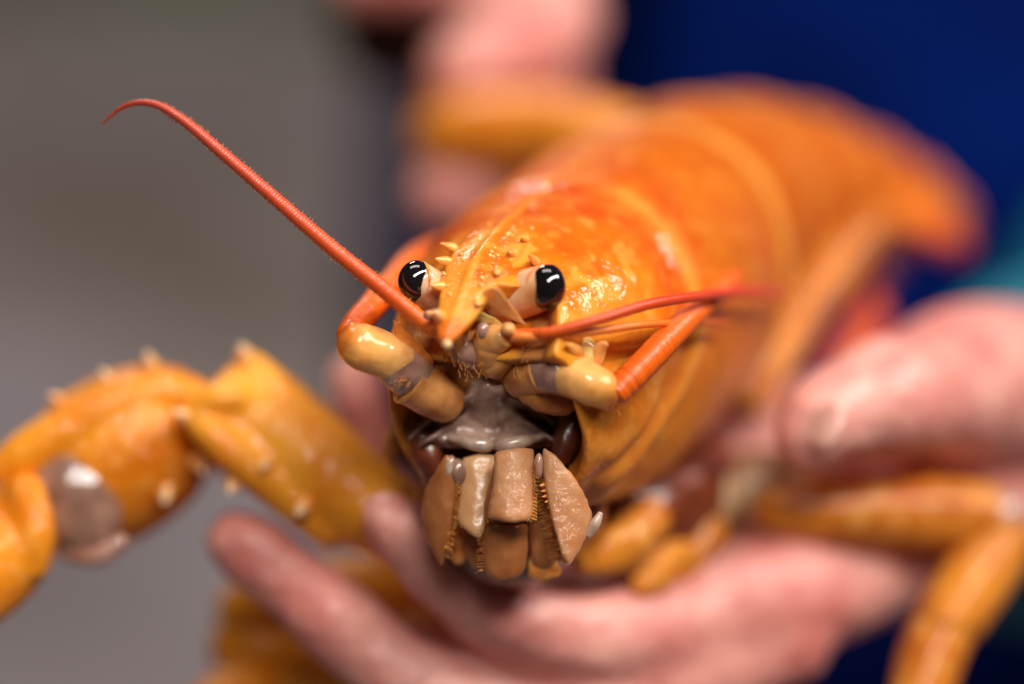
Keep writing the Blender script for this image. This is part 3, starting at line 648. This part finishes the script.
for (x, y, d) in [(808, 244, 9.2), (838, 256, 10.0), (872, 262, 10.8), (886, 252, 11.6)]:
    part('swimmeret', plate([(x - 14, y - 26), (x + 12, y - 26), (x + 20, y + 4), (x + 8, y + 30), (x - 10, y + 26), (x - 18, y)], d, .14, .08, (0, .01), 40, 6), M['belly'], lob)

# --- walking legs
def leg(segs, label=None, m='leg'):
    rootp = None
    for k, s in enumerate(segs):
        vf = limb(s, 24, 26, cap=(.6, .6))
        if rootp is None: rootp = part('walking_leg', vf, M[m], lob, label=label)
        else: part('segment', vf, M[m], rootp)
    return rootp
lr = leg([[(766, 506, 4.9, 28), (790, 508, 4.9, 33), (860, 513, 4.9, 36), (930, 514, 5.2, 37), (985, 517, 5.4, 33)],
          [(996, 520, 5.4, 31), (1000, 545, 5.3, 30), (975, 580, 5.0, 36), (950, 618, 4.7, 35)],
          [(946, 622, 4.7, 32), (930, 660, 4.4, 33), (915, 720, 4.0, 28), (905, 800, 3.4, 16), (900, 860, 3.0, 7)]])
part('joint_skin', ball(1003, 517, 5.3, 24, 26, 24), M['memb'], lr)
part('joint_skin', ball(946, 620, 4.5, 28, 24, 26), M['leg'], lr)
leg([[(745, 400, 6.6, 24), (775, 350, 7.2, 26), (820, 285, 8.2, 25), (862, 232, 9.0, 22)],
     [(864, 228, 9.0, 16), (872, 222, 9.8, 12), (884, 222, 10.6, 8)]])
leg([[(826, 390, 9.2, 16), (850, 350, 9.8, 20), (870, 316, 10.4, 17)], [(871, 314, 10.5, 15), (866, 296, 11.0, 11), (858, 284, 11.4, 7)]], m='red')
leg([[(430, 590, 5.0, 34), (360, 592, 5.6, 38), (285, 605, 6.0, 42), (240, 622, 6.0, 36)],
     [(236, 640, 6.0, 34), (280, 668, 5.6, 36), (330, 668, 5.2, 34), (370, 690, 5.0, 26)], [(250, 690, 5.4, 34), (215, 720, 5.0, 36), (190, 780, 4.6, 26)]], m='claw_pale')
leg([[(620, 150, 9.6, 46), (550, 136, 10.6, 46), (500, 134, 11.0, 44), (460, 136, 11.4, 40), (436, 140, 11.8, 32)], [(438, 138, 12.4, 26), (444, 100, 14.5, 20), (450, 60, 15.5, 14)]], m='amber')
for pts, mm in [([(648, 516, 3.4, 26), (624, 540, 3.1, 26), (600, 556, 2.8, 21), (584, 564, 2.7, 14)], 'leg'), ([(676, 552, 3.9, 18), (656, 570, 3.6, 17), (640, 584, 3.4, 12)], 'leg'),
                ([(692, 480, 4.8, 28), (712, 498, 4.7, 28), (704, 528, 4.5, 22)], 'legroot'), ([(800, 486, 5.4, 38), (756, 488, 5.2, 40), (736, 498, 5.0, 34)], 'legroot'),
                ([(668, 520, 3.9, 16), (650, 540, 3.7, 14), (634, 560, 3.5, 10)], 'legroot'), ([(708, 532, 4.4, 22), (690, 552, 4.2, 20), (676, 572, 4.0, 13)], 'leg'),
                ([(590, 500, 3.4, 34), (650, 510, 4.1, 48), (710, 490, 5.4, 50)], 'gape')]:  # last one is a dark red backing that darkens the gaps between roots
    part('leg_root', rough_up(limb(pts, 22, 30), .10, 1.0), M[mm], lob)

# --- the big claw arm at the left
cl = part('claw_arm', fuse([limb([(400, 525, 2.7, 40), (345, 490, 3.0, 50), (290, 450, 3.3, 57), (245, 418, 3.5, 60), (222, 402, 3.6, 52)], 30, 28, cap=(.6, .25)),
                            limb([(345, 470, 3.0, 14), (300, 420, 3.0, 18), (262, 376, 3.2, 18), (246, 358, 3.2, 11)], 20, 16),
                            limb([(330, 528, 2.8, 22), (280, 490, 2.7, 22), (230, 450, 2.6, 22), (192, 416, 2.7, 15)], 20, 16),
                            limb([(240, 398, 2.7, 14), (215, 400, 2.7, 18), (190, 414, 2.7, 14)], 20, 16)], .06, 8), M['claw_pale'], lob)
for (a, b_, r) in [((246, 362, 3.2), (241, 345, 3.0), 12), ((234, 482, 2.6), (229, 493, 2.4), 9), ((268, 462, 2.5), (262, 468, 2.2), 9), ((305, 505, 2.4), (297, 515, 2.2), 10), ((186, 418, 2.6), (176, 412, 2.4), 10)]:  # the two on the broad face are pale knobs imitating blurred highlights
    spine(a, b_, r, cl, M['spine'])
part('carpus', fuse([limb([(205, 424, 3.9, 46), (178, 430, 3.9, 68), (138, 446, 3.8, 80), (92, 474, 3.8, 80), (48, 500, 3.8, 58), (20, 500, 3.6, 44)], 34, 30, cap=(.5, .5)),
                     limb([(200, 398, 3.3, 20), (150, 394, 3.2, 26), (90, 418, 3.0, 26), (30, 454, 2.9, 26), (4, 470, 2.9, 20)], 24, 18)], .06, 8), M['claw'], cl)
for (a, b_, r) in [((114, 392, 3.2), (102, 370, 3.0), 11), ((153, 374, 3.2), (147, 353, 3.0), 11), ((166, 488, 3.0), (165, 503, 2.8), 10), ((196, 460, 3.0), (204, 473, 2.8), 9), ((60, 402, 3.2), (50, 394, 3.0), 7)]:
    spine(a, b_, r, cl, M['spine'])
part('joint_skin', ball(76, 500, 2.85, 44, 56, 26, rot=.5), M['darkmemb'], cl)
part('joint_skin', limb([(70, 556, 2.9, 8), (98, 556, 2.6, 11), (122, 542, 2.6, 9)], 16, 16), M['memb'], cl)
pp = part('claw', fuse([limb([(24, 504, 2.9, 34), (8, 548, 2.6, 48), (-40, 578, 2.2, 62), (-110, 600, 1.8, 80), (-190, 610, 1.4, 74), (-280, 640, 1.0, 46), (-360, 660, .8, 16)], 40, 30),
                        limb([(24, 488, 2.5, 20), (34, 530, 2.2, 22), (30, 566, 2.2, 20)], 16, 16)], .08, 8), M['claw'], cl)
part('claw_finger', limb([(-130, 520, 1.6, 46), (-210, 540, 1.2, 42), (-290, 590, .9, 30), (-360, 640, .8, 12)], 30, 24), M['claw'], pp)

# ------------------------------------------------------------------ the person
per = root('person', 'person in navy blue top with teal sleeve holding the lobster in both hands', 'person', np.array([.17, .86, 0.0]))
def wp(x, y, z):                     # room metres -> lens frame cm
    q = (np.array([x, y, z]) - CAM) * 100
    return np.array([q @ RIGHT, q @ UP, q @ FWD - D])
def chain(pts, n=None, nseg=28, flat=1.0, updir=None, cap=(.8, .8)):
    A = np.array(pts, float); S = catmull(A, n or 10 * len(A)); return sweep(S[:, :3], S[:, 3], nseg, flat, updir, cap)
def pc(px, py, d, r): return list(V(px, py, d)) + [RC(r, d)]
skin = []
# left hand, palm up, coming in from the right
skin += [limb([(232, 536, 3.2, 32), (252, 551, 3.2, 39), (276, 570, 3.2, 37), (300, 590, 3.1, 39), (326, 612, 3.0, 44), (352, 634, 3.0, 43), (385, 662, 3.0, 42), (425, 690, 3.0, 47), (520, 722, 3.4, 50), (640, 690, 4.3, 54), (780, 630, 5.2, 60)], 60, 24),
         limb([(382, 512, 1.9, 27), (396, 528, 2.0, 34), (414, 547, 2.1, 32), (434, 567, 2.2, 38), (456, 586, 2.4, 36), (490, 612, 2.6, 40), (570, 634, 3.2, 46), (680, 620, 4.4, 54), (780, 590, 5.2, 62)], 60, 24),
         limb([(352, 372, 5.6, 26), (358, 392, 5.6, 30), (372, 440, 5.6, 29), (395, 510, 5.7, 32), (450, 575, 5.7, 36), (560, 610, 5.6, 44), (700, 590, 6.0, 54)], 60, 24),
         limb([(470, 470, 8.0, 24), (490, 520, 7.8, 29), (540, 570, 7.4, 34), (620, 590, 7.2, 42), (740, 570, 7.2, 54)], 50, 24),
         limb([(410, 612, 5.8, 30), (470, 640, 5.4, 38), (560, 664, 5.0, 46), (680, 640, 5.0, 54)], 30, 24),
         limb([(640, 612, 4.6, 58), (740, 602, 4.9, 64), (820, 580, 5.6, 66), (890, 545, 6.6, 66), (960, 500, 7.8, 78), (1040, 450, 9.5, 92), (1100, 430, 12, 92)], 50, 28),
         limb([(700, 520, 7.6, 46), (730, 460, 8.4, 50), (800, 440, 8.6, 62), (900, 450, 8.8, 74), (1000, 440, 9.6, 86)], 40, 24),
         limb([(806, 442, 3.4, 37), (822, 422, 3.5, 47), (852, 406, 3.8, 51), (884, 398, 4.2, 62), (920, 392, 5.0, 66), (970, 385, 6.6, 84), (1040, 400, 8.6, 92), (1090, 415, 11, 92)], 60, 28)]
fore = [pc(1060, 415, 10, 90), pc(1100, 425, 14, 92)] + [list(wp(.23, .70, .99)) + [3.6], list(wp(.33, .80, 1.02)) + [4.2], list(wp(.40, .86, 1.08)) + [4.8], list(wp(.40, .88, 1.24)) + [5.2], list(wp(.34, .88, 1.40)) + [5.8]]
skin.append(chain(fore, 60))
# right hand, behind at the top
skin += [limb([(440, 196, 11.6, 40), (470, 190, 11.6, 46), (520, 182, 12.0, 48), (580, 160, 13.2, 54)], 36, 24),
         limb([(450, 74, 13.0, 34), (464, 68, 13.0, 40), (494, 56, 13.2, 44), (530, 40, 13.8, 50), (548, 15, 14.6, 54)], 40, 24),
         limb([(356, -20, 14.5, 32), (392, -30, 14.5, 38), (450, -26, 14.5, 44), (540, -14, 15, 58)], 40, 24),
         limb([(350, -70, 15.5, 34), (400, -86, 15.5, 42), (480, -80, 15.5, 50), (560, -60, 16, 60)], 40, 24),
         limb([(380, -150, 16.5, 28), (430, -156, 16.5, 36), (500, -140, 16.5, 44), (570, -100, 17, 56)], 40, 24),
         limb([(550, 150, 15, 44), (535, 80, 15.2, 52), (525, -10, 15.8, 60), (535, -90, 17, 66), (560, -160, 19.5, 66)], 40, 28)]
fore2 = [pc(568, -120, 18, 72), pc(572, -190, 21, 66)] + [list(wp(.03, .72, 1.16)) + [3.8], list(wp(.00, .80, 1.26)) + [4.4], list(wp(-.02, .86, 1.34)) + [5.4], list(wp(.02, .88, 1.42)) + [5.8]]
skin.append(chain(fore2, 50))
# trunk inside the clothes
skin.append(chain([list(wp(.18, .87, .70)) + [13], list(wp(.18, .87, .95)) + [12], list(wp(.18, .87, 1.2)) + [14], list(wp(.18, .88, 1.38)) + [12], list(wp(.18, .88, 1.46)) + [6]], 40, 40, .7, (0, 0, 1)))
skin.append(chain([list(wp(.02, .88, 1.40)) + [5.6], list(wp(.18, .88, 1.41)) + [6.2], list(wp(.34, .88, 1.40)) + [5.6]], 20, 24))
part('body', fuse(skin, .16, 6, .5), M['skin'], per)
# thumb nail
part('fingernail', plate([(806, 420), (820, 404), (836, 398), (846, 408), (842, 428), (830, 446), (816, 448), (806, 438)], 2.78, .08, .10, (-.012, -.004), 40, 6), M['nail'], per)

def cloth_loft(rings, nseg, m, name, amp=.006, freq=9, seed=0.0, cap=False, label=None):
    """rings: (cx, cy, z, rx, ry) in room metres"""
    R_ = catmull(rings, 70); v, f = [], []
    for c in R_:
        for j in range(nseg):
            a = 2 * math.pi * j / nseg
            k = amp * mnoise.fractal(Vector((math.cos(a) * 1.6 + seed, math.sin(a) * 1.6, c[2] * freq)), 1.0, 2.0, 3)
            v.append((c[0] + (c[3] + k) * math.cos(a), c[1] + (c[4] + k) * math.sin(a), c[2] + k * .4))
    n = len(R_)
    for i in range(n - 1):
        for j in range(nseg):
            a = i * nseg + j; b = i * nseg + (j + 1) % nseg; f.append((a, b, b + nseg, a + nseg))
    f.append(tuple(range(nseg))[::-1]); f.append(tuple((n - 1) * nseg + j for j in range(nseg)))
    return part(name, (np.array(v), f), m, per, inworld=True, label=label)
cloth_loft([(.18, .87, .74, .22, .135), (.18, .87, .86, .22, .13), (.18, .865, 1.0, .22, .13), (.18, .87, 1.2, .215, .135), (.18, .88, 1.36, .19, .12), (.18, .88, 1.44, .10, .09), (.18, .88, 1.47, .07, .07)], 90, M['jacket'], 'jacket', .034, 4, 2.0)
cloth_loft([(.09, .87, .02, .085, .09), (.09, .87, .4, .09, .095), (.10, .87, .76, .10, .12)], 50, M['trousers'], 'trouser_leg', .012, 7, 5.0)
cloth_loft([(.28, .87, .02, .085, .09), (.28, .87, .4, .09, .095), (.27, .87, .76, .10, .12)], 50, M['trousers'], 'trouser_leg', .012, 7, 8.0)
def sleeve(path, m, name, amp=.5):
    S = catmull(path, 60); v, f = sweep(S[:, :3], S[:, 3], 40, 1, None, cap=(.05, .3))
    v = np.array([p + amp * np.array(mnoise.noise_vector(Vector(p * .22))) for p in v])
    return part(name, (v, f), m, per)
sleeve([pc(1062, 424, 12.5, 160), pc(1085, 430, 15.5, 164), list(wp(.24, .71, .995)) + [5.0], list(wp(.33, .80, 1.02)) + [5.8], list(wp(.40, .86, 1.08)) + [6.4], list(wp(.40, .88, 1.24)) + [6.8], list(wp(.34, .88, 1.40)) + [7.6]], M['teal'], 'sleeve')
sleeve([list(wp(.035, .71, 1.145)) + [5.2], list(wp(.02, .76, 1.20)) + [5.6], list(wp(.00, .80, 1.26)) + [6], list(wp(-.02, .86, 1.34)) + [6.8], list(wp(.02, .88, 1.42)) + [7.4]], M['jacket'], 'sleeve')
sleeve([pc(390, 50, 16.5, 50), pc(390, -10, 17.5, 58), pc(440, -120, 20.5, 64), pc(520, -200, 22, 78), list(wp(.03, .72, 1.16)) + [5.0]], M['dark_piece'], 'dark_piece', .35)  # dark brown tube in the gap beside the rear hand
